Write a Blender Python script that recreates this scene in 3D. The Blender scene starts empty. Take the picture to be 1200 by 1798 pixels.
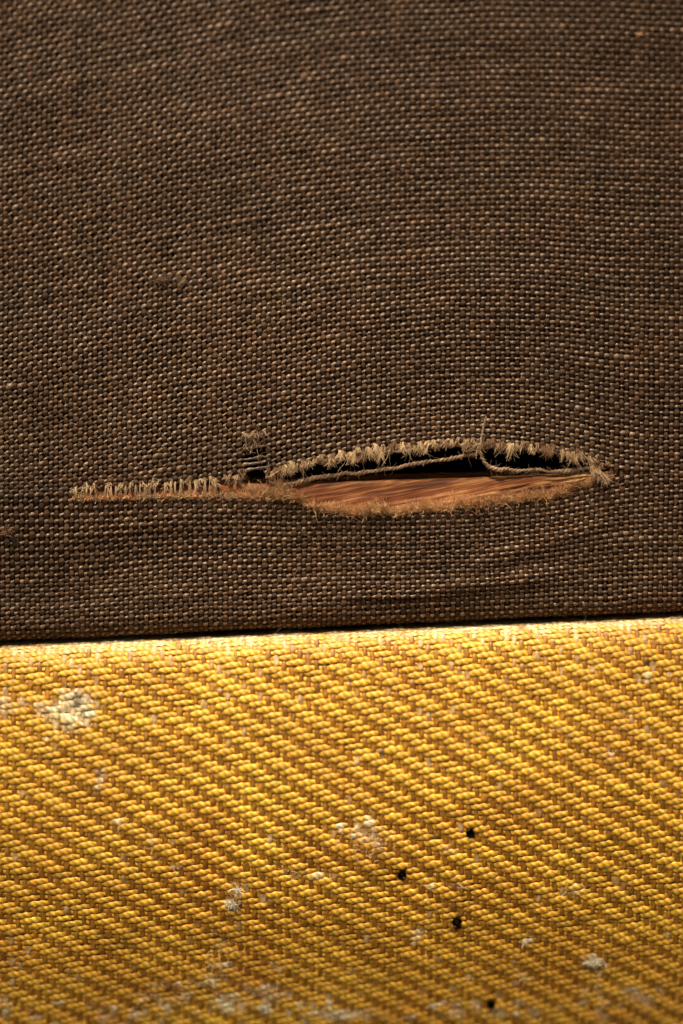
import bpy, math
import numpy as np

rng = np.random.default_rng(7)
K = 0.06e-3            # one layout unit (u) is 0.06 mm; everything below is laid out in u on the panel
CX, CY = 600.0, 899.0
sc = bpy.context.scene
C = sc.collection

# ------------------------------------------------------------------ camera, world, lamps, exposure
cam = bpy.data.cameras.new('camera')
camo = bpy.data.objects.new('camera', cam); C.objects.link(camo)
DIST = 0.30
camo.location = (0, -DIST, 0); camo.rotation_euler = (math.pi/2, 0, 0)
cam.sensor_fit = 'VERTICAL'; cam.sensor_height = 36.0; cam.sensor_width = 24.0
cam.lens = 36.0*DIST/(1798*K)
cam.clip_start = 0.01; cam.clip_end = 10
cam.dof.use_dof = True; cam.dof.focus_distance = DIST-0.0002; cam.dof.aperture_fstop = 3.3
sc.camera = camo

w = bpy.data.worlds.new('World'); sc.world = w; w.use_nodes = True
w.node_tree.nodes['Background'].inputs[0].default_value = (1.0, 0.93, 0.85, 1)
w.node_tree.nodes['Background'].inputs[1].default_value = 0.09

def aim(o, target):
    import mathutils
    d = mathutils.Vector(target)-o.location
    o.rotation_euler = d.to_track_quat('-Z', 'Y').to_euler()

lamp = bpy.data.lights.new('main_spot', 'SPOT')  # main spot from upper left; its narrow soft cone dims the corners
lamp.energy = 180.0; lamp.color = (1.0, 0.89, 0.73)
lamp.spot_size = math.radians(6.7); lamp.spot_blend = 1.0; lamp.shadow_soft_size = 0.10
lo = bpy.data.objects.new('main_spot', lamp); C.objects.link(lo)
lo.location = (-0.20, -0.67, 0.56); aim(lo, (0.002, 0, -0.034))
top = bpy.data.lights.new('added_rim_lamp', 'SPOT')  # added second lamp, brightens the tweed's rolled edge and grazes the threads
top.energy = 66.0; top.color = (1.0, 0.90, 0.74); top.spot_size = math.radians(8.5); top.spot_blend = 1.0; top.shadow_soft_size = 0.05
to = bpy.data.objects.new('added_rim_lamp', top); C.objects.link(to)
to.location = (-0.10, -0.19, 0.62); aim(to, (0.0, 0, -0.016))

sc.view_settings.view_transform = 'Standard'; sc.view_settings.look = 'None'
sc.view_settings.exposure = 0.0; sc.view_settings.gamma = 1.0

# ------------------------------------------------------------------ helpers
def to_world(p):
    p = np.asarray(p, float)
    return np.stack([(p[..., 0]-CX)*K, p[..., 2]*K, (CY-p[..., 1])*K], -1)   # (x, y down, depth) -> metres

def mesh_from(name, verts, faces, mat, parent=None, tint=None, uv=None, smooth=True):
    """verts (n,3) metres, faces (m,k) ints; uv per corner"""
    me = bpy.data.meshes.new(name)
    faces = np.asarray(faces, np.int32); k = faces.shape[1]; m = len(faces)
    me.vertices.add(len(verts)); me.vertices.foreach_set('co', np.ascontiguousarray(verts, np.float32).ravel())
    me.loops.add(m*k); me.loops.foreach_set('vertex_index', faces.ravel())
    me.polygons.add(m); me.polygons.foreach_set('loop_start', np.arange(0, m*k, k, dtype=np.int32))
    if smooth: me.polygons.foreach_set('use_smooth', np.ones(m, bool))
    if tint is not None:
        a = me.attributes.new('tint', 'FLOAT_COLOR', 'POINT')
        t = np.ones((len(verts), 4), np.float32); t[:, :3] = tint
        a.data.foreach_set('color', t.ravel())
    if uv is not None:
        l = me.uv_layers.new(name='UVMap'); l.data.foreach_set('uv', np.ascontiguousarray(uv, np.float32).ravel())
    me.update(calc_edges=True)
    if mat: me.materials.append(mat)
    o = bpy.data.objects.new(name, me); C.objects.link(o)
    if parent is not None: o.parent = parent
    return o

def tube(path, nrm, a, b, sides, lobes=0.0, twist=0.0, taper=True):
    """swept tube along path (n,3 in u: x, y, depth): a half width across, b half thickness along nrm"""
    n = len(path)
    T = np.gradient(path, axis=0); T /= np.linalg.norm(T, axis=1)[:, None]+1e-9
    S = np.cross(T, nrm); S /= np.linalg.norm(S, axis=1)[:, None]+1e-9
    Nn = np.cross(S, T)
    L = np.concatenate([[0], np.cumsum(np.linalg.norm(np.diff(path, axis=0), axis=1))])
    th = np.arange(sides)*2*np.pi/sides
    r = 1+lobes*np.cos(2*th[None, :]-twist*L[:, None])
    a = np.broadcast_to(a, (n,)).copy(); b = np.broadcast_to(b, (n,)).copy()
    if taper:
        for e in (0, -1): a[e] *= .35; b[e] *= .35
    V = path[:, None, :]+S[:, None, :]*(a[:, None]*np.cos(th)*r)[..., None]+Nn[:, None, :]*(b[:, None]*np.sin(th)*r)[..., None]
    i = np.arange(n-1)[:, None]; j = np.arange(sides)[None, :]; jn = (j+1) % sides
    F = np.stack([i*sides+j, i*sides+jn, (i+1)*sides+jn, (i+1)*sides+j], -1).reshape(-1, 4)
    u0 = np.broadcast_to(L[:-1, None], (n-1, sides)); u1 = np.broadcast_to(L[1:, None], (n-1, sides))
    v0 = np.broadcast_to(j/sides, (n-1, sides)); v1 = np.broadcast_to((j+1)/sides, (n-1, sides))
    UV = np.stack([np.stack([u0, v0], -1), np.stack([u0, v1], -1), np.stack([u1, v1], -1), np.stack([u1, v0], -1)], 2).reshape(-1, 2)
    return V.reshape(-1, 3), F, UV

class Bunch:
    """collects tubes that belong to one object"""
    def __init__(s): s.v = []; s.f = []; s.uv = []; s.t = []; s.n = 0
    def add(s, V, F, UV, tint):
        s.v.append(V); s.f.append(F+s.n); s.uv.append(UV); s.t.append(np.broadcast_to(tint, (len(V), 3))); s.n += len(V)
    def build(s, name, mat, parent):
        return mesh_from(name, to_world(np.concatenate(s.v)), np.concatenate(s.f), mat, parent, np.concatenate(s.t), np.concatenate(s.uv))

def smooth1(xs, ys, sig=22):
    d = np.arange(-400, 1601, 1.0); y = np.interp(d, xs, ys)
    k = np.exp(-.5*(np.arange(-3*sig, 3*sig+1)/sig)**2); k /= k.sum()
    y = np.convolve(np.pad(y, 3*sig, mode='edge'), k, 'valid')
    return lambda x: np.interp(x, d, y)

def wander(n, scale, r=None):
    """smooth unit random walk of n samples"""
    m = max(4, int(n/scale)+4)
    k = (r or rng).standard_normal(m)
    t = np.linspace(0, m-3.01, n); i = t.astype(int); f = t-i; f = f*f*(3-2*f)
    return k[i]*(1-f)+k[i+1]*f

class Field:
    """smooth 2-D random field over the layout, about unit variance"""
    def __init__(s, sx, sy, seed):
        s.sx, s.sy = sx, sy; s.g = np.random.default_rng(seed).standard_normal((int(2600/sy)+4, int(2200/sx)+4))
    def __call__(s, x, y):
        fx = np.clip((np.asarray(x, float)+400)/s.sx, 0, s.g.shape[1]-2.01); fy = np.clip((np.asarray(y, float)+300)/s.sy, 0, s.g.shape[0]-2.01)
        i = fx.astype(int); j = fy.astype(int); a = fx-i; b = fy-j
        a = a*a*(3-2*a); b = b*b*(3-2*b); g = s.g
        return (g[j, i]*(1-a)+g[j, i+1]*a)*(1-b)+(g[j+1, i]*(1-a)+g[j+1, i+1]*a)*b

# ------------------------------------------------------------------ materials
def new_mat(name):
    m = bpy.data.materials.new(name); m.use_nodes = True
    return m, m.node_tree.nodes, m.node_tree.links, m.node_tree.nodes['Principled BSDF']

def yarn_mat(name, rough, spec, stripe_u, stripe_v, bump, coat=0.0, sheen=0.0, contrast=0.35):
    """spun yarn: tint attribute times fibre streaks that wind round the yarn"""
    m, N, L, P = new_mat(name)
    at = N.new('ShaderNodeAttribute'); at.attribute_name = 'tint'
    uv = N.new('ShaderNodeUVMap'); sp = N.new('ShaderNodeSeparateXYZ'); L.new(uv.outputs[0], sp.inputs[0])
    m1 = N.new('ShaderNodeMath'); m1.operation = 'MULTIPLY'; m1.inputs[1].default_value = stripe_u; L.new(sp.outputs[0], m1.inputs[0])
    m2 = N.new('ShaderNodeMath'); m2.operation = 'MULTIPLY'; m2.inputs[1].default_value = stripe_v; L.new(sp.outputs[1], m2.inputs[0])
    ad = N.new('ShaderNodeMath'); ad.operation = 'ADD'; L.new(m1.outputs[0], ad.inputs[0]); L.new(m2.outputs[0], ad.inputs[1])
    mu = N.new('ShaderNodeMath'); mu.operation = 'MULTIPLY'; mu.inputs[1].default_value = 2*math.pi; L.new(ad.outputs[0], mu.inputs[0])
    si = N.new('ShaderNodeMath'); si.operation = 'SINE'; L.new(mu.outputs[0], si.inputs[0])
    tc = N.new('ShaderNodeTexCoord')
    no = N.new('ShaderNodeTexNoise'); no.inputs['Scale'].default_value = 9000; no.inputs['Detail'].default_value = 3; L.new(tc.outputs['Object'], no.inputs['Vector'])
    s1 = N.new('ShaderNodeMath'); s1.operation = 'MULTIPLY_ADD'; s1.inputs[1].default_value = .25; s1.inputs[2].default_value = 0; L.new(si.outputs[0], s1.inputs[0])
    s2 = N.new('ShaderNodeMath'); s2.operation = 'ADD'; L.new(s1.outputs[0], s2.inputs[0]); L.new(no.outputs[0], s2.inputs[1])
    mr = N.new('ShaderNodeMapRange'); mr.inputs[1].default_value = .15; mr.inputs[2].default_value = .85
    mr.inputs[3].default_value = 1-contrast; mr.inputs[4].default_value = 1+contrast*.8; L.new(s2.outputs[0], mr.inputs[0])
    vm = N.new('ShaderNodeVectorMath'); vm.operation = 'SCALE'; L.new(at.outputs['Color'], vm.inputs[0]); L.new(mr.outputs[0], vm.inputs['Scale'])
    L.new(vm.outputs[0], P.inputs['Base Color'])
    bp = N.new('ShaderNodeBump'); bp.inputs['Strength'].default_value = bump; bp.inputs['Distance'].default_value = 1.0*K; L.new(s2.outputs[0], bp.inputs['Height'])
    L.new(bp.outputs[0], P.inputs['Normal'])
    P.inputs['Roughness'].default_value = rough; P.inputs['Specular IOR Level'].default_value = spec
    P.inputs['Coat Weight'].default_value = coat; P.inputs['Coat Roughness'].default_value = .3
    P.inputs['Sheen Weight'].default_value = sheen; P.inputs['Sheen Roughness'].default_value = .4
    return m

def plain_mat(name, col, rough=.8, spec=.3):
    m, N, L, P = new_mat(name)
    no = N.new('ShaderNodeTexNoise'); no.inputs['Scale'].default_value = 4000
    tc = N.new('ShaderNodeTexCoord'); L.new(tc.outputs['Object'], no.inputs['Vector'])
    mx = N.new('ShaderNodeMix'); mx.data_type = 'RGBA'
    mx.inputs[6].default_value = (*[c*.7 for c in col], 1); mx.inputs[7].default_value = (*[min(1, c*1.3) for c in col], 1)
    L.new(no.outputs[0], mx.inputs[0]); L.new(mx.outputs[2], P.inputs['Base Color'])
    P.inputs['Roughness'].default_value = rough; P.inputs['Specular IOR Level'].default_value = spec
    return m

def fibre_mat(name):
    m, N, L, P = new_mat(name)
    at = N.new('ShaderNodeAttribute'); at.attribute_name = 'tint'; L.new(at.outputs['Color'], P.inputs['Base Color'])
    P.inputs['Roughness'].default_value = .6; P.inputs['Specular IOR Level'].default_value = .25
    return m

M_warp = yarn_mat('brown_warp_fibre', .7, .16, .16, 1, .6)
M_weft = yarn_mat('brown_weft_fibre', .42, .65, .2, 2, .5)
M_fib = fibre_mat('loose_fibre')
M_tweft = yarn_mat('lacquered_yellow_yarn', .42, .42, .085, 2, 1.0, coat=.1, contrast=.5)
M_twarp = yarn_mat('lacquered_brown_yarn', .5, .4, .05, 2, .7, coat=.1, contrast=.35)
M_black = plain_mat('cavity_black', (.0015, .0012, .001), 1, 0)  # near-black colour stands in for the unlit cavity
M_hole = plain_mat('hole_shade', (.004, .003, .002), .95, .1)
M_lining = plain_mat('dark_amber_glue', (.28, .125, .014), .6, .2)

def wood_mat():
    m, N, L, P = new_mat('raw_wood')
    tc = N.new('ShaderNodeTexCoord')
    rt = N.new('ShaderNodeMapping'); rt.inputs['Rotation'].default_value = (0, math.radians(11), 0); L.new(tc.outputs['Object'], rt.inputs[0])
    mp = N.new('ShaderNodeMapping'); mp.inputs['Scale'].default_value = (130, 500, 1300); L.new(rt.outputs[0], mp.inputs[0])
    n1 = N.new('ShaderNodeTexNoise'); n1.inputs['Scale'].default_value = 1; n1.inputs['Detail'].default_value = 6; n1.inputs['Distortion'].default_value = .8; L.new(mp.outputs[0], n1.inputs['Vector'])
    mp2 = N.new('ShaderNodeMapping'); mp2.inputs['Scale'].default_value = (350, 2500, 9000); L.new(rt.outputs[0], mp2.inputs[0])
    n2 = N.new('ShaderNodeTexNoise'); n2.inputs['Scale'].default_value = 1; n2.inputs['Detail'].default_value = 4; L.new(mp2.outputs[0], n2.inputs['Vector'])
    r = N.new('ShaderNodeValToRGB'); e = r.color_ramp.elements
    e[0].position = .38; e[0].color = (.10, .026, .008, 1); e[1].position = .66; e[1].color = (.72, .31, .10, 1)
    k = e.new(.53); k.color = (.34, .105, .032, 1)
    mx = N.new('ShaderNodeMath'); mx.operation = 'MULTIPLY_ADD'; mx.inputs[1].default_value = .5; L.new(n2.outputs[0], mx.inputs[0])
    m3 = N.new('ShaderNodeMath'); m3.operation = 'MULTIPLY'; m3.inputs[1].default_value = .55; L.new(n1.outputs[0], m3.inputs[0]); L.new(m3.outputs[0], mx.inputs[2])
    L.new(mx.outputs[0], r.inputs[0])
    at = N.new('ShaderNodeAttribute'); at.attribute_name = 'tint'
    mm = N.new('ShaderNodeMix'); mm.data_type = 'RGBA'; mm.blend_type = 'MULTIPLY'; mm.inputs[0].default_value = 1
    L.new(r.outputs[0], mm.inputs[6]); L.new(at.outputs['Color'], mm.inputs[7]); L.new(mm.outputs[2], P.inputs['Base Color'])
    bp = N.new('ShaderNodeBump'); bp.inputs['Strength'].default_value = .5; bp.inputs['Distance'].default_value = 3*K; L.new(mx.outputs[0], bp.inputs['Height']); L.new(bp.outputs[0], P.inputs['Normal'])
    P.inputs['Roughness'].default_value = .55; P.inputs['Specular IOR Level'].default_value = .35
    return m
M_wood = wood_mat()

# ------------------------------------------------------------------ the two things
def thing(name, label, cat, at):
    o = bpy.data.objects.new(name, None); C.objects.link(o); o.empty_display_size = .005
    o['label'] = label; o['category'] = cat
    return o
panel = thing('grille_panel', 'brown woven cloth stretched over a wooden board, torn open in a frayed slit', 'grille cloth', None)
cabinet = thing('tweed_cabinet', 'cabinet edge covered in worn yellow tweed, below the brown cloth', 'cabinet', None)

# ------------------------------------------------------------------ brown cloth: where the rows run
X0, X1, PW = -92.0, 1292.0, 8.7
xs = np.arange(X0, X1, PW); NI = len(xs)
LU = smooth1([-400, 0, 130, 300, 400, 480, 600, 700, 800, 900, 980, 1040, 1130, 1200, 1600], [52, 44, 40, 24, 11, 0, -21, -35, -44, -42, -33, -17, 0, 1, 3])
TU = smooth1([-400, 0, 150, 300, 450, 600, 700, 850, 1000, 1130, 1200, 1600], [200, 128, 97, 66, 36, 14, 4, -3, -2.5, 0, 2, 8], 40)
BL = smooth1([-400, 0, 100, 300, 450, 650, 750, 850, 950, 1020, 1060, 1130, 1200, 1600], [44, 45, 46, 43, 43, 50, 48, 44, 35, 20, 8, 0, -3, -12])
BM = smooth1([-400, 0, 100, 200, 300, 400, 560, 800, 950, 1040, 1130, 1200, 1600], [72, 70, 68, 60, 49, 42, 38, 31, 23, 9, 0, -3, -18])
BB = lambda x: -.0425*(x-1130)
lipU = smooth1([-400, 120, 135, 300, 420, 480, 560, 620, 700, 800, 850, 950, 1040, 1066, 1080, 1600], [868, 866, 860, 849, 842, 832, 812, 801, 789, 782, 782, 791, 808, 822, 832, 830], 6)
lipL = smooth1([-400, 120, 135, 300, 430, 490, 520, 560, 650, 750, 850, 950, 1020, 1060, 1080, 1600], [868, 866, 872, 868, 866, 868, 876, 893, 899, 894, 884, 872, 855, 838, 832, 830], 6)
bu = np.arange(827, -150, -10.35)[::-1]
WR = 27.0; WS = 1046.0
bd = np.arange(834.5, WS+WR*2.3, 10.0)
rows = np.concatenate([bu, bd]); NU = len(bu); NJ = len(rows)
fine = Field(70, 45, 11); fine2 = Field(26, 20, 12); broad = Field(240, 170, 13)
P = np.zeros((NJ, NI, 3)); 
for j, b in enumerate(rows):
    if j < NU:
        wt = math.exp(-(827-b)/260); off = wt*LU(xs)+(1-wt)*TU(xs); y = b+off; d = np.zeros(NI)
    else:
        bb = min(b, WS)
        if bb < 950: t = (bb-834)/(950-834); off = (1-t)*BL(xs)+t*BM(xs)
        else: t = (bb-950)/(WS-950); off = (1-t)*BM(xs)+t*BB(xs)
        y = bb+off; d = np.zeros(NI)
        if b > WS:
            a = (b-WS)/WR; y = y+WR*math.sin(a); d = d+WR*(1-math.cos(a))
    j_w = wander(NI, 9)*.55
    y = y+j_w+fine(xs, np.full(NI, b))*1.0
    d = d+np.clip(830-y, 0, None)*.075
    d = d+broad(xs, np.full(NI, b))*3.0*(b < WS-40)
    d = d-9*np.exp(-((y-(1046-.13*(xs-700)))/13)**2)*np.clip((xs-560)/120, 0, 1)*np.clip((1010-xs)/80, 0, 1)*(b < WS-12)
    d = d-5*np.exp(-((y-(985-.30*(xs-850)))/16)**2)*np.clip((xs-800)/80, 0, 1)*np.clip((1090-xs)/60, 0, 1)
    d = d-1.4*np.exp(-((y-872)/9)**2)*np.clip((150-xs)/60, 0, 1)
    d = d-3.5*np.exp(-((y-(930-.16*(xs-200)))/18)**2)*np.clip((xs-80)/80, 0, 1)*np.clip((420-xs)/90, 0, 1)
    ins = np.clip((xs-440)/90, 0, 1)*np.clip((1075-xs)/60, 0, 1)
    if j < NU: d = d-9*ins*np.exp(-(827-b)/45)
    else: d = d+3*ins*np.exp(-(b-834)/25)*(b < WS-60)
    P[j, :, 0] = xs+fine2(xs, y)*.9+.012*(y-900)*np.interp(xs, [0, 600, 1200], [1, .2, -1])
    P[j, :, 1] = y; P[j, :, 2] = d
gi = np.gradient(P, axis=1); gj = np.zeros_like(P)
gj[:NU] = np.gradient(P[:NU], axis=0); gj[NU:] = np.gradient(P[NU:], axis=0)
NR = np.cross(gj, gi); NR /= np.linalg.norm(NR, axis=2)[..., None]
if NR[NU//2, NI//2, 2] > 0: NR = -NR
# valid crossings
px, py = P[..., 0], P[..., 1]
vw = np.ones((NJ, NI), bool); vp = np.ones((NJ, NI), bool)
frayL = (np.arange(NJ)[:, None] >= NU) & (py < lipL(px)-1) & (px > 470) & (px < 1070)
vw[frayL] = False; vp[frayL] = False
frayU = (np.arange(NJ)[:, None] < NU) & (py > lipU(px)+4) & (px > 120) & (px < 1072)
vw[frayU] = False; vp[frayU] = False
edge_ = 5*np.sin(np.arange(NJ)*2.4)[:, None]
lad = (px > 431+edge_) & (px < 466+edge_*.8) & (py > 766) & (py < 838) & (np.arange(NJ)[:, None] < NU)
vp[lad] = False
for j in range(NJ):
    c = lad[j]
    if c.any() and not any(abs(py[j][c].mean()-q) < 5.2 for q in (788, 808, 821)): vw[j][c] = False

def tint_brown(x, y, base, n, jit):
    q = 1+.16*wander(n, 14)+.10*rng.standard_normal()+jit*rng.standard_normal(n)
    r = broad(x+777, y)*.10
    c = np.array(base)[None, :]*np.clip(q+r, .45, 1.9)[:, None]
    red = np.clip(fine(x+300, y)*.018+wander(n, 25)*.018, -.07, .1)[:, None]
    return np.clip(c*(1+red*np.array([1, -.2, -1.0])), .004, 1)

def runs(mask):
    out = []; s = None
    for i, m in enumerate(mask):
        if m and s is None: s = i
        if (not m) and s is not None: out.append((s, i-1)); s = None
    if s is not None: out.append((s, len(mask)-1))
    return [r for r in out if r[1]-r[0] >= 2]

SUB = 3
def lerp_path(A, s, e):
    u = np.linspace(s, e, (e-s)*SUB+1); i = np.minimum(u.astype(int), e-1); f = (u-i)[:, None]
    return u, A[i]*(1-f)+A[i+1]*f
tilt_map = lambda x, y: np.interp(x, [0, 350, 650, 900, 1060, 1200], [1.3, 1.35, .9, .25, .3, .35])*np.interp(y, [0, 400, 860, 900, 1100], [1.2, 1, .85, .6, .55])
H = 2.0; HW = 3.0
for j in range(NJ):
    for s, e in runs(vw[j]):
        u, p = lerp_path(P[j], s, e); _, n = lerp_path(NR[j], s, e)
        ph = np.cos(np.pi*(u+j))                       # +1: weft on top
        m = len(u); cr = np.repeat(rng.standard_normal(e-s+1), SUB)[:m]; slub = np.clip(1+.15*wander(m, 12)+.07*rng.standard_normal()+.12*cr, .6, 1.6)
        sb = np.zeros(m)
        for _ in range(rng.poisson((e-s)/150)):
            sb += rng.uniform(.25, .6)*np.exp(-((np.arange(m)-rng.integers(0, m))/rng.uniform(6, 16))**2)
        slub = slub*(1+sb)
        free = (lad[j][np.clip(np.round(u).astype(int), 0, NI-1)])*1.0; free = np.convolve(np.pad(free, 2, mode='edge'), np.ones(5)/5, 'valid')
        path = p+n*(H*ph*.95*(1-free))[:, None]
        loc = np.sin(np.pi*(u+j))
        path[:, 1] += -np.sin(2*np.pi*(u+j+0)) * 0 - loc*np.sign(1)*0
        fr = (u+j) % 2; fr = np.where(fr > 1, fr-2, fr)   # -1..1, 0 on the crest
        path[:, 1] -= np.where(np.abs(fr) < .5, fr*2, np.sign(fr)*(1-np.abs(fr))*2)*2.2*tilt_map(p[:, 0], p[:, 1])*(1-free)
        a = (2.45+.45*ph)*slub; b = (1.9+.2*ph)*slub
        V, F, UV = tube(path, n, a, b, 6)
        t = tint_brown(p[:, 0], p[:, 1], (.188, .106, .053), m, .12)
        mesh_from('weft_yarn', to_world(V), F, M_weft, panel, np.repeat(t, 6, 0), UV)
for i in range(NI):
    m0 = vp[:, i].copy()
    segs = []
    x = xs[i]
    up = m0.copy(); up[NU:] = False; dn = m0.copy(); dn[:NU] = False
    if 128 < x < 1068: segs = runs(up)+runs(dn)
    else: segs = runs(m0)
    for s, e in segs:
        u, p = lerp_path(P[:, i], s, e); _, n = lerp_path(NR[:, i], s, e)
        ph = -np.cos(np.pi*(u+i))                      # +1: warp on top
        m = len(u); cr = np.repeat(rng.standard_normal(e-s+1), SUB)[:m]; slub = np.clip(1+.11*wander(m, 10)+.08*rng.standard_normal()+.12*cr+.04*rng.standard_normal(m), .6, 1.5)
        path = p+n*(HW*ph)[:, None]
        a = (3.7+1.5*ph)*slub; b = (2.5+.3*ph)*slub
        V, F, UV = tube(path, n, a, b, 6)
        t = tint_brown(p[:, 0], p[:, 1], (.060, .0295, .0130), m, .15)
        mesh_from('warp_yarn', to_world(V), F, M_warp, panel, np.repeat(t, 6, 0), UV)

# ------------------------------------------------------------------ fibres
def fibre(bn, p0, d0, length, r, col, bend=.35, nrm=np.array([0, 0, -1.0]), segs=4):
    d = np.array(d0, float); d /= np.linalg.norm(d); pts = [np.array(p0, float)]
    k = rng.standard_normal(3)*bend/segs
    for q in range(segs):
        d = d+k+rng.standard_normal(3)*bend*.25; d /= np.linalg.norm(d); pts.append(pts[-1]+d*length/segs)
    pts = np.array(pts); rr = r*np.linspace(1, .45, segs+1)
    V, F, UV = tube(pts, np.broadcast_to(nrm+rng.standard_normal(3)*.05, pts.shape), rr, rr, 3, taper=False)
    bn.add(V, F, UV, np.clip(np.array(col)*(1+.22*rng.standard_normal()), .01, 1))

def tuft(name, at, direction, length, nf, spread, width, col, r=.5, bend=.35, col2=None, parent=None):
    bn = Bunch()
    for _ in range(nf):
        d = np.array(direction, float)+rng.standard_normal(3)*spread
        p = np.array(at, float)+np.array([rng.normal()*width, rng.normal()*width*.5, rng.normal()*width*.4])
        c = np.array(col) if (col2 is None or rng.random() < .6) else np.array(col2)
        fibre(bn, p, d, length*rng.uniform(.55, 1.15), r*rng.uniform(.7, 1.3), c, bend)
    return bn.build(name, M_fib, parent or panel)

TAN = (.46, .30, .17); TAND = (.24, .12, .055); GOLD = (.58, .28, .10); PALE = (.54, .355, .18); CREAM = (.70, .475, .25); FR1 = (.60, .32, .135); FR2 = (.50, .27, .11)
def dep(x, y):                                        # depth of the cloth near a place
    k = np.argmin((px-x)**2+(py-y)**2); return P.reshape(-1, 3)[k, 2]
for i in range(NI):
    x = xs[i]
    if 132 < x < 1066:
        big = np.clip((x-440)/60, 0, 1)
        # upper edge: cut warp ends hang down and splay
        yu = lipU(x); d = dep(x, yu)
        if not (425 < x < 470):
            ln = rng.uniform(13, 25)*(.55+.45*big)*(1.15 if 850 < x < 1010 else 1)
            c = CREAM if rng.random() < .22 else (PALE if rng.random() < .35 else (TAN if rng.random() < .55 else TAND))
            if big > .5:
                tuft('frayed_warp_end', (x+rng.normal()*2.2, yu-9+rng.normal()*3, d-3.2-rng.uniform(0, 2)), (rng.normal()*.22, 1, -.15), ln*(1.05 if c is CREAM else rng.uniform(.6, 1.0)), rng.integers(22, 46), .19, 1.6, c, .5, .45, PALE if c is CREAM else TAND)
            elif rng.random() < .8:
                tuft('frayed_warp_end', (x+rng.normal()*2.2, yu-9+rng.normal()*3, d-3), (rng.normal()*.45, 1, -.25), rng.uniform(9, 24), rng.integers(9, 20), .12, 1.1, PALE if rng.random() < .5 else TAN, .6, .45, CREAM if rng.random() < .4 else TAND)
        # lower edge: shorter, denser brush pointing up over the wood
        yl = lipL(x); d = dep(x, yl)
        fad = np.clip((1060-x)/60, .4, 1)
        c = FR1 if rng.random() < .6 else FR2
        if big > .5:
            tuft('frayed_warp_stub', (x+rng.normal()*3, yl+4+rng.normal()*3, d-4), (rng.normal()*.35, -1, -.5), rng.uniform(13, 32)*fad, rng.integers(28, 62), .42, 3.6, c, .5, .7, CREAM if rng.random() < .35 else FR2)
        else:
            tuft('frayed_warp_stub', (x+rng.normal()*2, yl+6, d-3), (rng.normal()*.4, -1, -.3), rng.uniform(8, 15), 36, .5, 3.2, (.78, .38, .17) if rng.random() < .55 else TAN, .5, .7, PALE)
            if x < 405 and rng.random() < .6:             # a thinned warp still bridging the slit
                bn = Bunch(); x_ = x+rng.normal()*1.2
                for _ in range(5):
                    tt = np.linspace(0, 1, 7); pth = np.stack([x_+rng.normal()*.8+rng.normal()*1.5*tt, yu-7+(yl-yu+13)*tt, d-2-3.0*np.sin(np.pi*tt)+rng.normal()*.5], 1)
                    V, F, UV = tube(pth, np.broadcast_to([0, 0, -1.0], pth.shape), .8, .8, 4)
                    bn.add(V, F, UV, np.array(PALE if rng.random() < .4 else TAN)*rng.uniform(.6, 1.15))
                bn.build('bridging_thread', M_fib, panel)
for _ in range(16):                                   # longer strands hanging out of line
    x = rng.uniform(470, 1050); yu = lipU(x)
    tuft('frayed_warp_end', (x, yu-5, dep(x, yu)-4), (rng.normal()*.5, 1, -.3), rng.uniform(24, 42), rng.integers(4, 10), .12, .9, PALE if rng.random() < .5 else TAN, .5, .9, TAND)
# right end of the tear: pale oblique brush
for q in range(5):
    tuft('frayed_weft_end', (1036+q*6, 818+q*3.5+rng.normal()*2, -8), (.45, 1, -.25), 30-q*2, 46, .17, 2.2, PALE if q in (0, 2) else TAN, .55, .3, TAND)
for q in range(4):
    tuft('frayed_weft_end', (486+q*6, 850+q*7, -4), (-.3+.2*q, -.9, -.2), 20, 30, .3, 3, PALE if q % 2 else TAN, .5, .5, GOLD)
for q in range(5):
    tuft('frayed_weft_end', (436+q*11, 866+q*1.2+rng.normal()*2, -4), (.15, -1, -.2), 20+9*(q == 3), 34, .22, 2.4, TAN if q % 2 else PALE, .5, .45, GOLD)
# ladder hole rim
for q, x in enumerate((431, 439, 447, 456, 464)):
    tuft('frayed_warp_end', (x, 758+rng.normal()*2, dep(x, 758)-3), (rng.normal()*.3, .9, -.3), 15, 34, .4, 2.4, TAN, .5, .6, TAND)
for q, x in enumerate((427, 470)):
    tuft('frayed_warp_end', (x, 842+rng.normal()*2, dep(x, 836)-3), (rng.normal()*.25, -1, -.3), 20, 20, .18, 1.6, PALE if q == 0 else TAN, .5, .4, TAND)

for q in range(8):                                    # slack broken ends tangled in the snag
    bn = Bunch(); x = 430+q*4.6+rng.normal()*2; y = rng.choice([764, 772, 800, 815, 828])+rng.normal()*3
    for _ in range(9):
        fibre(bn, np.array([x, y, dep(430, 790)-2+rng.normal()*2])+rng.standard_normal(3)*1.0, (rng.normal()*.5, rng.choice([-1, 1, 1]), -.1), rng.uniform(14, 34), .7, TAN if q % 4 == 0 else (.13, .07, .035), .8)
    bn.build('snagged_end', M_fib, panel)

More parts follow.
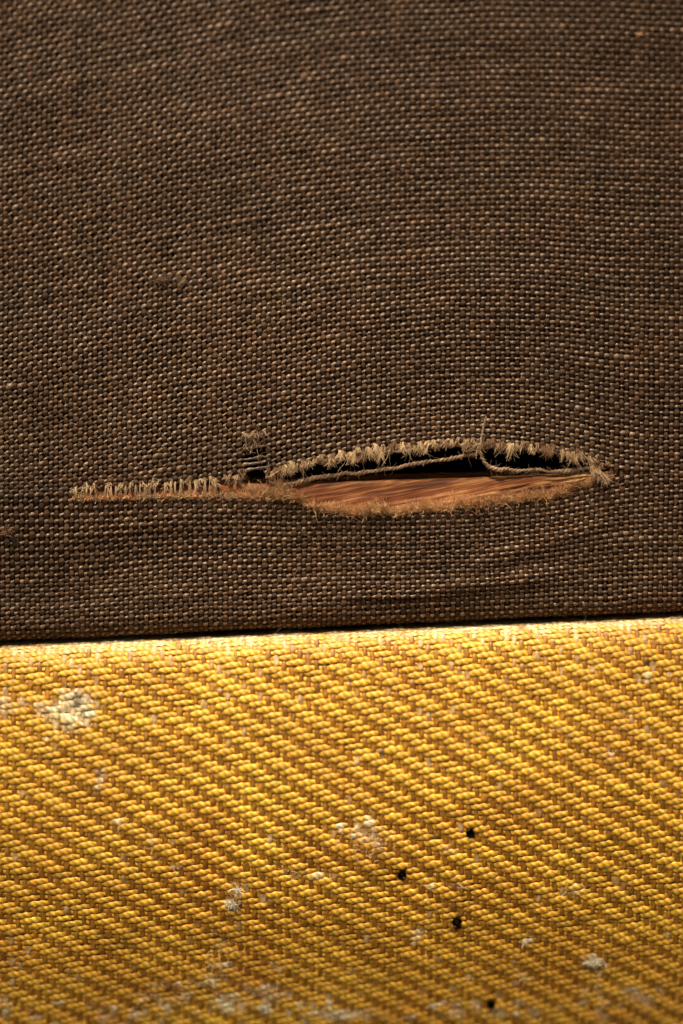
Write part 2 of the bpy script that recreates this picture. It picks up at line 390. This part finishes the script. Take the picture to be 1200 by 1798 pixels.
def ply_yarn(name, pts, r, pitch, cols, fuzz, thin_to=None):
    pts = np.array(pts, float); seg = np.linalg.norm(np.diff(pts, axis=0), axis=1); L = np.concatenate([[0], np.cumsum(seg)])
    s = np.arange(0, L[-1], 1.6); c = np.stack([np.interp(s, L, pts[:, k]) for k in range(3)], 1)
    for k in range(3):
        q = np.pad(c[:, k], 8, mode='reflect', reflect_type='odd'); c[:, k] = np.convolve(q, np.ones(17)/17, 'valid')
    c[:, 1] += wander(len(s), 12)*1.3+wander(len(s), 5)*.35
    T = np.gradient(c, axis=0); T /= np.linalg.norm(T, axis=1)[:, None]
    A = np.cross(T, [0, 0, -1.0]); A /= np.linalg.norm(A, axis=1)[:, None]; B = np.cross(A, T)
    bn = Bunch(); rs = r*(1+.18*wander(len(s), 10))
    if thin_to is not None: rs = rs*np.interp(s/s[-1], [0, .12, .3, 1], [thin_to, thin_to*1.3, 1, 1])
    for h in (0, np.pi):
        a = 2*np.pi*s/pitch+h
        p = c+(A*np.cos(a)[:, None]+B*np.sin(a)[:, None])*(rs*.52)[:, None]
        V, F, UV = tube(p, B, rs*.62, rs*.62, 6)
        bn.add(V, F, UV, np.repeat(np.array(cols[0])*(1+.2*wander(len(s), 6))[:, None], 6, 0).clip(.02, 1))
    for _ in range(fuzz):
        k = rng.integers(2, len(s)-2)
        fibre(bn, c[k]+rng.standard_normal(3)*r*.5, T[k]*rng.choice([-1, 1])*.8+rng.standard_normal(3)*.8, rng.uniform(6, 15), .28, cols[1], .8)
    return bn.build(name, M_fib, panel)
o = ply_yarn('loose_yarn', [(498, 851, -2), (525, 847, 0), (560, 839, 2), (640, 829, 0), (720, 817, -4), (800, 804, -6), (840, 797, -4)], 3.4, 15, (( .34, .205, .115), (.5, .36, .22)), 110)
o['label'] = 'taut loose yarn slanting across the left half of the tear'
o = ply_yarn('loose_yarn', [(853, 729, -16), (849, 748, -16), (844, 772, -18), (842, 795, -18), (848, 811, -14), (866, 821, -10), (892, 827, -6), (930, 825, -2), (965, 827, 0), (1000, 826, 0), (1042, 823, 2)], 3.5, 14, ((.36, .22, .125), (.5, .36, .22)), 120, .45)
o['label'] = 'curling loose yarn with its end standing up over the cloth'

# small nubs and lint
tuft('fibre_nub', (316, 500, dep(316, 500)-3), (.5, -.8, -.4), 15, 50, .22, 2.4, PALE, .6, .3, TAN)
tuft('fibre_nub', (272, 492, dep(272, 492)-4), (1, -.1, -.2), 30, 34, .2, 3, (.26, .16, .1), .6, .4, TAND)
tuft('fibre_nub', (14, 938, dep(14, 938)-3), (.2, -1, -.5), 17, 70, .6, 4.5, (.40, .25, .14), .55, .6, TAND)
tuft('fibre_nub', (20, 948, dep(14, 938)-3), (.9, -.2, -.5), 15, 50, .6, 3.5, (.06, .04, .03), .6, .6)
tuft('fibre_nub', (1127, 52, dep(1127, 52)-4), (1, -.3, -.2), 9, 30, .25, 1.8, (.75, .42, .16), .6, .3)
tuft('fibre_nub', (531, 129, dep(531, 129)-3), (.6, -.8, -.2), 9, 30, .4, 2, (.5, .3, .16), .6, .4)
tuft('fibre_nub', (475, 308, dep(475, 308)-3), (1, -.4, -.2), 12, 30, .3, 2, (.5, .3, .2), .6, .4)
bn = Bunch()
for _ in range(2300):
    j = rng.integers(2, NJ-8); i = rng.integers(1, NI-1)
    if not vw[j, i]: continue
    ang = rng.uniform(0, 2*np.pi)
    c = (.42, .30, .18) if rng.random() < .85 else (.55, .52, .47)
    fibre(bn, P[j, i]+NR[j, i]*3.5, np.array([math.cos(ang), math.sin(ang), -.35]), rng.uniform(5, 15), .22, c, 1.0, segs=3)
lint = bn.build('surface_lint', M_fib, panel); lint['kind'] = 'stuff'

# ------------------------------------------------------------------ baffle board behind the cloth
wx = np.linspace(-130, 1330, 420)
wtop = smooth1([-400, 130, 300, 430, 480, 640, 850, 1045, 1600], [852, 848, 845, 847, 850, 843, 838, 827, 805], 15)
ridge = Field(160, 3.2, 31); ridge2 = Field(30, 2.2, 33)
prof = []                                             # (offset below the top edge, depth)
prof += [(4, 420), (3, 60), (0, 18)]
prof += [(0.8, 13), (2.4, 9.8), (5, 8.4)]
prof += [(q, 8.0) for q in np.arange(7, 70, 1.7)]+[(q, 8.0) for q in (90, 130, 180)]
Wv = np.zeros((len(prof), len(wx), 3)); Wt = np.ones((len(prof), len(wx), 3))
for q, (dy, dd) in enumerate(prof):
    tilt = wx*-.17
    yy = wtop(wx)+dy
    g = ridge(wx, (yy-tilt)*1.0)*.55+ridge2(wx, yy-tilt)*.3
    Wv[q, :, 0] = wx; Wv[q, :, 1] = yy+(0 if dy > 1 else ridge2(wx, np.full(len(wx), 500.))*.5)
    Wv[q, :, 2] = dd+(g if 2 < dy < 75 and dd < 15 else 0)
    pale = np.clip((wx-930)/40, 0, 1)*np.clip((1075-wx)/20, 0, 1)*np.clip((16-dy)/8+ridge2(wx, yy)*.6, 0, 1)
    rim = np.exp(-(dy/5)**2)*.5  # top edge highlight put into the wood tint
    Wt[q] = 1+pale[:, None]*np.array([.35, .95, 1.4])+rim*np.array([.15, .35, .4])
a, b = Wv.shape[:2]; ii = np.arange(a-1)[:, None]; jj = np.arange(b-1)[None]
F = np.stack([ii*b+jj, ii*b+jj+1, (ii+1)*b+jj+1, (ii+1)*b+jj], -1).reshape(-1, 4)
mesh_from('baffle_board', to_world(Wv.reshape(-1, 3)), F, M_wood, panel, Wt.reshape(-1, 3))
# lifted splinters on the pale right end
for q, (x, y, l, h, an) in enumerate([(955, 842, 70, 3.2, -.10), (985, 838, 52, 2.6, -.06), (905, 862, 62, 2.4, -.22), (930, 858, 45, 2, -.16), (870, 862, 66, 2.2, -.25), (992, 848, 40, 2.4, -.22), (992, 853, 30, 1.6, -.2)]):
    s = np.linspace(0, 1, 9); c = np.stack([x+l*s, y+an*l*s+np.sin(s*5+q)*.8, np.full(9, 6.7)-1.2*np.sin(s*3.1)], 1)
    V, Fq, UV = tube(c, np.broadcast_to([0, 0, -1.0], c.shape), h*np.sin(np.pi*(s*.9+.05))**.7, 1.1, 5)
    col = (1.3, 1.9, 2.3) if x > 940 else (1.0, 1.15, 1.1)
    mesh_from('wood_splinter', to_world(V), Fq, M_wood, panel, np.broadcast_to(col, V.shape))

# ------------------------------------------------------------------ tweed: a rolled edge, then a face that falls away
tx = [-90.0]
while tx[-1] < 1285: tx.append(tx[-1]+14.6-1.3*min(max(tx[-1]/1200, 0), 1))   # warps lie closer together to the right
tx = np.array(tx); TI = len(tx)
ds = 1.0; ss = np.arange(-110, 820, ds)
th = np.interp(ss, [-110, 0, 52, 85, 240, 720, 820], np.radians([0, 0, 70, 84, 92, 114, 117]))
yy = np.concatenate([[0], np.cumsum(np.sin(th[:-1])*ds)]); dd = np.concatenate([[0], np.cumsum(-np.cos(th[:-1])*ds)])
dd = dd-dd.min()-34.0                                 # stands 34 u proud of the brown cloth
PR = 9.9; ts = np.arange(-105, 800, PR); TJ = len(ts)
tf = Field(90, 60, 51); tf2 = Field(30, 24, 52)
Tt = np.zeros((TJ, TI, 3))
for j, s in enumerate(ts):
    jit = wander(TI, 8)*.5
    y0 = 1138-.0425*tx; k = np.clip((s-40)/700, 0, 1)
    s2 = s+jit+tf(tx, np.full(TI, s+1000.))*1.2-.03*k*(tx-600)
    Tt[j, :, 0] = tx+tf2(tx, np.full(TI, s+1000.))*.8+.5*rng.standard_normal(TI)*.5+.010*s
    Tt[j, :, 1] = y0+np.interp(s2, ss, yy); Tt[j, :, 2] = np.interp(s2, ss, dd)
gi = np.gradient(Tt, axis=1); gj = np.gradient(Tt, axis=0)
TN = np.cross(gj, gi); TN /= np.linalg.norm(TN, axis=2)[..., None]
if TN[TJ//2, TI//2, 2] > 0: TN = -TN
# wear: cream worn spots (x, y, radius x, radius y, strength), grey dirt, black nail holes
WORN = [(134, 1245, 40, 40, 1.55), (95, 1248, 22, 22, 1.1), (70, 1238, 26, 14, 1.1), (15, 1235, 26, 18, .95), (155, 1225, 24, 14, .8), (180, 1365, 11, 22, 1.1), (408, 1588, 15, 12, 1.5), (418, 1560, 8, 16, 1.0), (1042, 1692, 17, 9, 1.6),
        (650, 1470, 46, 36, .58), (598, 1450, 10, 8, 1.2), (560, 1535, 22, 8, .9), (500, 1528, 12, 6, 1.1), (790, 1490, 12, 6, 1.2), (755, 1560, 16, 12, .9), (806, 1556, 14, 8, .9), (735, 1645, 14, 14, 1.0), (1010, 1560, 20, 14, .9),
        (400, 1770, 24, 24, 1.1), (480, 1760, 26, 12, 1.0), (600, 1795, 90, 12, .8),
        (930, 1655, 20, 9, 1.0), (1135, 1185, 8, 5, 1.3), (310, 1520, 8, 5, 1.2), (980, 1280, 8, 12, .7), (1150, 1310, 12, 18, .8), (1070, 1320, 10, 14, .8), (265, 1470, 14, 16, .6), (215, 1440, 14, 8, .7), (925, 1725, 14, 10, .9), (390, 1690, 30, 50, .6)]
wr = np.random.default_rng(5)
for cx, cy, sx, sy, n_ in ((330, 1755, 55, 26, 16), (60, 1782, 70, 16, 9), (250, 1782, 60, 16, 6), (800, 1780, 50, 12, 9), (950, 1786, 80, 10, 9), (1120, 1752, 60, 28, 14), (600, 1785, 120, 16, 8), (650, 1470, 40, 30, 8), (480, 1745, 40, 22, 8)):
    for _ in range(n_): WORN.append((cx+wr.normal()*sx*.85, cy+wr.normal()*sy*.7, wr.uniform(6, 15), wr.uniform(4, 8), wr.uniform(.65, 1.25)))
DIRT = [(1135, 1162, 13, 6, 1.2), (1190, 1187, 8, 5, 1.1), (375, 1648, 26, 7, .9), (180, 1650, 22, 6, 1.0), (235, 1440, 30, 22, .45), (672, 1320, 6, 6, 1.0), (762, 1470, 20, 7, .7), (1110, 1572, 18, 7, .8), (530, 1700, 36, 14, .55), (60, 1475, 50, 12, .4), (140, 1225, 12, 8, 1.5), (130, 1286, 8, 4, .9), (80, 1640, 30, 8, .5)]
HOLES = [(826, 1461, 7.6), (706, 1535, 8.6), (803, 1622, 9.2), (867, 1775, 7.0)]
def spots(L, x, y):
    v = np.zeros(np.shape(x))
    for cx, cy, rx, ry, st in L: v = np.maximum(v, st*np.exp(-((x-cx)/rx)**2-((y-cy)/ry)**2))
    return v
wf = Field(20, 11, 61); wf2 = Field(7, 6, 62)
def tweed_tint(p, n, base, worn_col, edge_gain, pale_runs):
    x, y = p[:, 0], p[:, 1]
    q = 1+.10*wander(n, 16)+.06*rng.standard_normal()+.06*rng.standard_normal(n)
    c = np.array(base)*np.clip(q, .5, 1.6)[:, None]
    w = spots(WORN, x, y)*(.85+.35*wf(x, y))+.10*wf2(x, y)
    low = np.clip((y-1640)/160, 0, 1)*.08+np.interp(y-(1138-.0425*x), [0, 10, 26], [.7, .55, 0])   # edge and foot are rubbed; the edge's cream also paints its highlight
    w = np.clip((w+low+edge_gain+pale_runs-.42)/.45, 0, 1)[:, None]
    c = c*(1-w)+np.array(worn_col)*(1+.15*rng.standard_normal(n))[:, None]*w
    d = .85*np.clip((spots(DIRT, x, y)*(1+.3*wf2(x, y))-.4)/.6, 0, 1)[:, None]
    c = c*(1-d)+np.array((.06, .034, .012))*d
    # old varnish: patchy deepening
    v = np.clip(tf(x+500, y)*.10, -.2, .2)[:, None]
    return np.clip(c*(1+v*np.array([.6, 1, 1.2])), .01, 1)
def hole_mask(x, y):
    m = np.ones(np.shape(x), bool)
    for cx, cy, r in HOLES: m &= ((x-cx)**2+(y-cy)**2) > (r*.86)**2
    return m
rough_zone = lambda x, y: np.clip(spots(WORN[:5], x, y), 0, 1)
TS = 4; HT = 2.0
def t_path(A, s, e):
    u = np.linspace(s, e, (e-s)*TS+1); i = np.minimum(u.astype(int), e-1); f = (u-i)[:, None]
    return u, A[i]*(1-f)+A[i+1]*f
def emit(name, path, n, a, b, t, mat, sides, lob, tw):
    ok = hole_mask(path[:, 0], path[:, 1])
    bn = Bunch()
    for s, e in runs(ok):
        V, F, UV = tube(path[s:e+1], n[s:e+1], a[s:e+1], b[s:e+1], sides, lob, tw)
        bn.add(V, F, UV, np.repeat(t[s:e+1], sides, 0))
    bn.build(name, mat, cabinet)
sq = lambda c: np.tanh(1.9*c)/np.tanh(1.9)
for j in range(TJ):
    u, p = t_path(Tt[j], 0, TI-1); _, n = t_path(TN[j], 0, TI-1); m = len(u)
    ph = np.cos(np.pi/2*(u-j-.5))                       # over the two warps j, j+1
    rel_ = p[:, 1]-(1138-.0425*p[:, 0]); flat = np.interp(rel_, [0, 22, 50], [.2, .45, 1]); hgt = sq(ph)*HT*flat; rz = rough_zone(p[:, 0], p[:, 1])
    path = p+n*(hgt+rz*rng.standard_normal(m)*.8)[:, None]
    fr = (u-j-.5+2) % 4-2
    path[:, 1] += np.where(np.abs(fr) < 1, -fr, -np.sign(fr)*(2-np.abs(fr)))*.8+rz*wander(m, 4)*1.6
    sl = 1+.08*wander(m, 14)+.05*rng.standard_normal(m)
    fl = rng.standard_normal(400)[np.clip(np.floor((u-j+1.5)/4).astype(int)+60, 0, 399)]
    a = (5.0+1.1*np.clip(ph, -.3, 1))*sl*(1+.07*fl); b = 2.15*sl; path = path+n*(.5*fl)[:, None]*.6
    t = tweed_tint(p, m, (.80, .41, .034), (.93, .72, .42), 0, 0)
    emit('tweed_weft', path, n, a, b, t, M_tweft, 8, .13, .42)
for i in range(TI):
    u, p = t_path(Tt[:, i], 0, TJ-1); _, n = t_path(TN[:, i], 0, TJ-1); m = len(u)
    ph = np.cos(np.pi/2*(u-i+.5+2))                      # weft j is over warps j, j+1; warp i is over rows i+1, i+2
    ph = np.cos(np.pi/2*(u-(i+1.5)))
    rel_ = p[:, 1]-(1138-.0425*p[:, 0]); flat = np.interp(rel_, [0, 22, 50], [.2, .45, 1]); hgt = sq(ph)*2.2*flat-1.9*flat; rz = rough_zone(p[:, 0], p[:, 1])
    path = p+n*(hgt+rz*rng.standard_normal(m)*.8)[:, None]
    path[:, 0] += ((u-(i+1.5)+2) % 4-2)*.35*np.exp(-np.abs((u-(i+1.5)+2) % 4-2))+rz*wander(m, 4)*1.6
    sl = 1+.07*wander(m, 14)+.05*rng.standard_normal(m)
    fl = rng.standard_normal(400)[np.clip(np.floor((u-i+.5)/4).astype(int)+60, 0, 399)]
    a = (4.3+.9*np.clip(ph, -.4, 1))*sl*(1+.09*fl); b = 2.2*sl
    # single floats rubbed pale: more of them along the rolled top edge
    k = np.floor((u-(i+1.5)+2)/4).astype(int); rp = rng.random(k.max()-k.min()+1)[k-k.min()]
    rel = p[:, 1]-(1138-.0425*p[:, 0])
    prob = np.interp(rel, [0, 60, 110, 250, 500, 640], [.7, .45, .13, .05, .08, .22])
    t = tweed_tint(p, m, (.38, .155, .012), (.78, .53, .26), 0, np.where(rp < prob, .75*(rp/prob*.6+.4), 0))
    emit('tweed_warp', path, n, a, b, t, M_twarp, 8, .06, .3)
# glued lining under the tweed (the board itself)
lx = np.linspace(-100, 1300, 60); sl_ = np.arange(-108, 815, 7.0)
Lv = np.zeros((len(sl_), len(lx), 3))
for q, s in enumerate(sl_):
    t = np.interp(s, ss, th); Lv[q, :, 0] = lx; Lv[q, :, 1] = 1138-.0425*lx+np.interp(s, ss, yy)+3.4*math.cos(t); Lv[q, :, 2] = np.interp(s, ss, dd)+3.4*math.sin(t)
a, b = Lv.shape[:2]; ii = np.arange(a-1)[:, None]; jj = np.arange(b-1)[None]
F = np.stack([ii*b+jj, ii*b+jj+1, (ii+1)*b+jj+1, (ii+1)*b+jj], -1).reshape(-1, 4)
mesh_from('lining', to_world(Lv.reshape(-1, 3)), F, M_lining, cabinet)
# nail holes: shallow cups, blackened to stand in for a hole's deep shade
TF = Tt.reshape(-1, 3); NF = TN.reshape(-1, 3)
for cx, cy, r in HOLES:
    k = np.argmin((TF[:, 0]-cx)**2+(TF[:, 1]-cy)**2); n = NF[k]; c = TF[k].copy(); c[2] += 0; c[0] = cx; c[1] = cy
    e1 = np.array([1.0, 0, 0]); e2 = np.cross(n, e1); e2 /= np.linalg.norm(e2)
    ring = [(1.0, 4.9), (.93, 5.1), (.86, 2.5), (.7, -1), (.3, -2.9)]
    S = 14; V = []; wob = 1+.12*rng.standard_normal(S)
    for fr, h in ring:
        for q in range(S):
            al = 2*np.pi*q/S; V.append(c+(e1*math.cos(al)+e2*math.sin(al))*r*fr*wob[q]*.95+n*h)
    ii = np.arange(len(ring)-1)[:, None]; jj = np.arange(S)[None]
    F = np.stack([ii*S+jj, ii*S+(jj+1) % S, (ii+1)*S+(jj+1) % S, (ii+1)*S+jj], -1).reshape(-1, 4)
    V = np.array(V); V = np.vstack([V, [c-n*3.0]])
    last = (len(ring)-1)*S; tri = np.array([[last+q, last+(q+1) % S, len(V)-1, len(V)-1] for q in range(S)])
    me = bpy.data.meshes.new('nail_hole'); me.from_pydata(to_world(V).tolist(), [], F.tolist()+[[a_, b_, c_] for a_, b_, c_, _ in tri]); me.materials.append(M_hole)
    o = bpy.data.objects.new('nail_hole', me); C.objects.link(o); o.parent = cabinet
# loose pale fibres on the worn places
bn = Bunch()
for cx, cy, rx, ry, st in WORN:
    for _ in range(int(5+rx*ry*.025)):
        x = cx+rng.normal()*rx*.6; y = cy+rng.normal()*ry*.6
        k = np.argmin((TF[:, 0]-x)**2+(TF[:, 1]-y)**2); ang = rng.uniform(0, 6.28)
        fibre(bn, np.array([x, y, TF[k, 2]])+NF[k]*5.5, np.array([math.cos(ang), math.sin(ang)*.6, -.1]), rng.uniform(6, 16), .42, (.80, .63, .38), .7, segs=3)
for cx, cy, n_ in ((408, 1588, 70), (418, 1562, 24), (1042, 1692, 70), (1056, 1694, 30)):
    k = np.argmin((TF[:, 0]-cx)**2+(TF[:, 1]-cy)**2)
    for _ in range(n_):
        fibre(bn, np.array([cx, cy, TF[k, 2]])+NF[k]*5+rng.standard_normal(3)*np.array([4.5, 3.2, 1.2]), rng.standard_normal(3)*np.array([1, .7, .5]), rng.uniform(6, 13), .8, (.74, .66, .48), .8, segs=3)
for _ in range(140):                                  # lint caught along the join
    x = rng.uniform(-20, 1220); y = 1138-.0425*x+rng.uniform(-3, 16)
    k = np.argmin((TF[:, 0]-x)**2+(TF[:, 1]-y)**2); ang = rng.uniform(0, 6.28)
    fibre(bn, np.array([x, y, TF[k, 2]])+NF[k]*4.5, np.array([math.cos(ang), math.sin(ang)*.5, -.1]), rng.uniform(6, 22), .3, (.55, .40, .24) if rng.random() < .7 else (.2, .12, .07), .9)
f = bn.build('worn_fibres', M_fib, cabinet); f['kind'] = 'stuff'

# ------------------------------------------------------------------ interior box behind the cloth, added to keep stray light out
def box_sheet(pts_list, name, mat, parent):
    V = []; F = []
    for quad in pts_list: F.append([len(V)+q for q in range(4)]); V += list(quad)
    return mesh_from(name, to_world(np.array(V, float)), np.array(F), mat, parent, smooth=False)
xa, xb, ya, yb, zf, zb = -110, 1310, -330, 2050, 135, 900
box_sheet([[(xa, ya, zb), (xb, ya, zb), (xb, yb, zb), (xa, yb, zb)], [(xa, ya, zf), (xa, ya, zb), (xa, yb, zb), (xa, yb, zf)], [(xb, ya, zf), (xb, ya, zb), (xb, yb, zb), (xb, yb, zf)],
           [(xa, ya, zf), (xb, ya, zf), (xb, ya, zb), (xa, ya, zb)], [(xa, yb, zf), (xb, yb, zf), (xb, yb, zb), (xa, yb, zb)]], 'cabinet_interior', M_black, cabinet)
tri = sum(len(o.data.polygons)*2 for o in C.objects if o.type == 'MESH'); print('TRIS', tri, 'OBJ', len(C.objects), 'rows', NJ, 'cols', NI, 'tweed', TJ, TI)
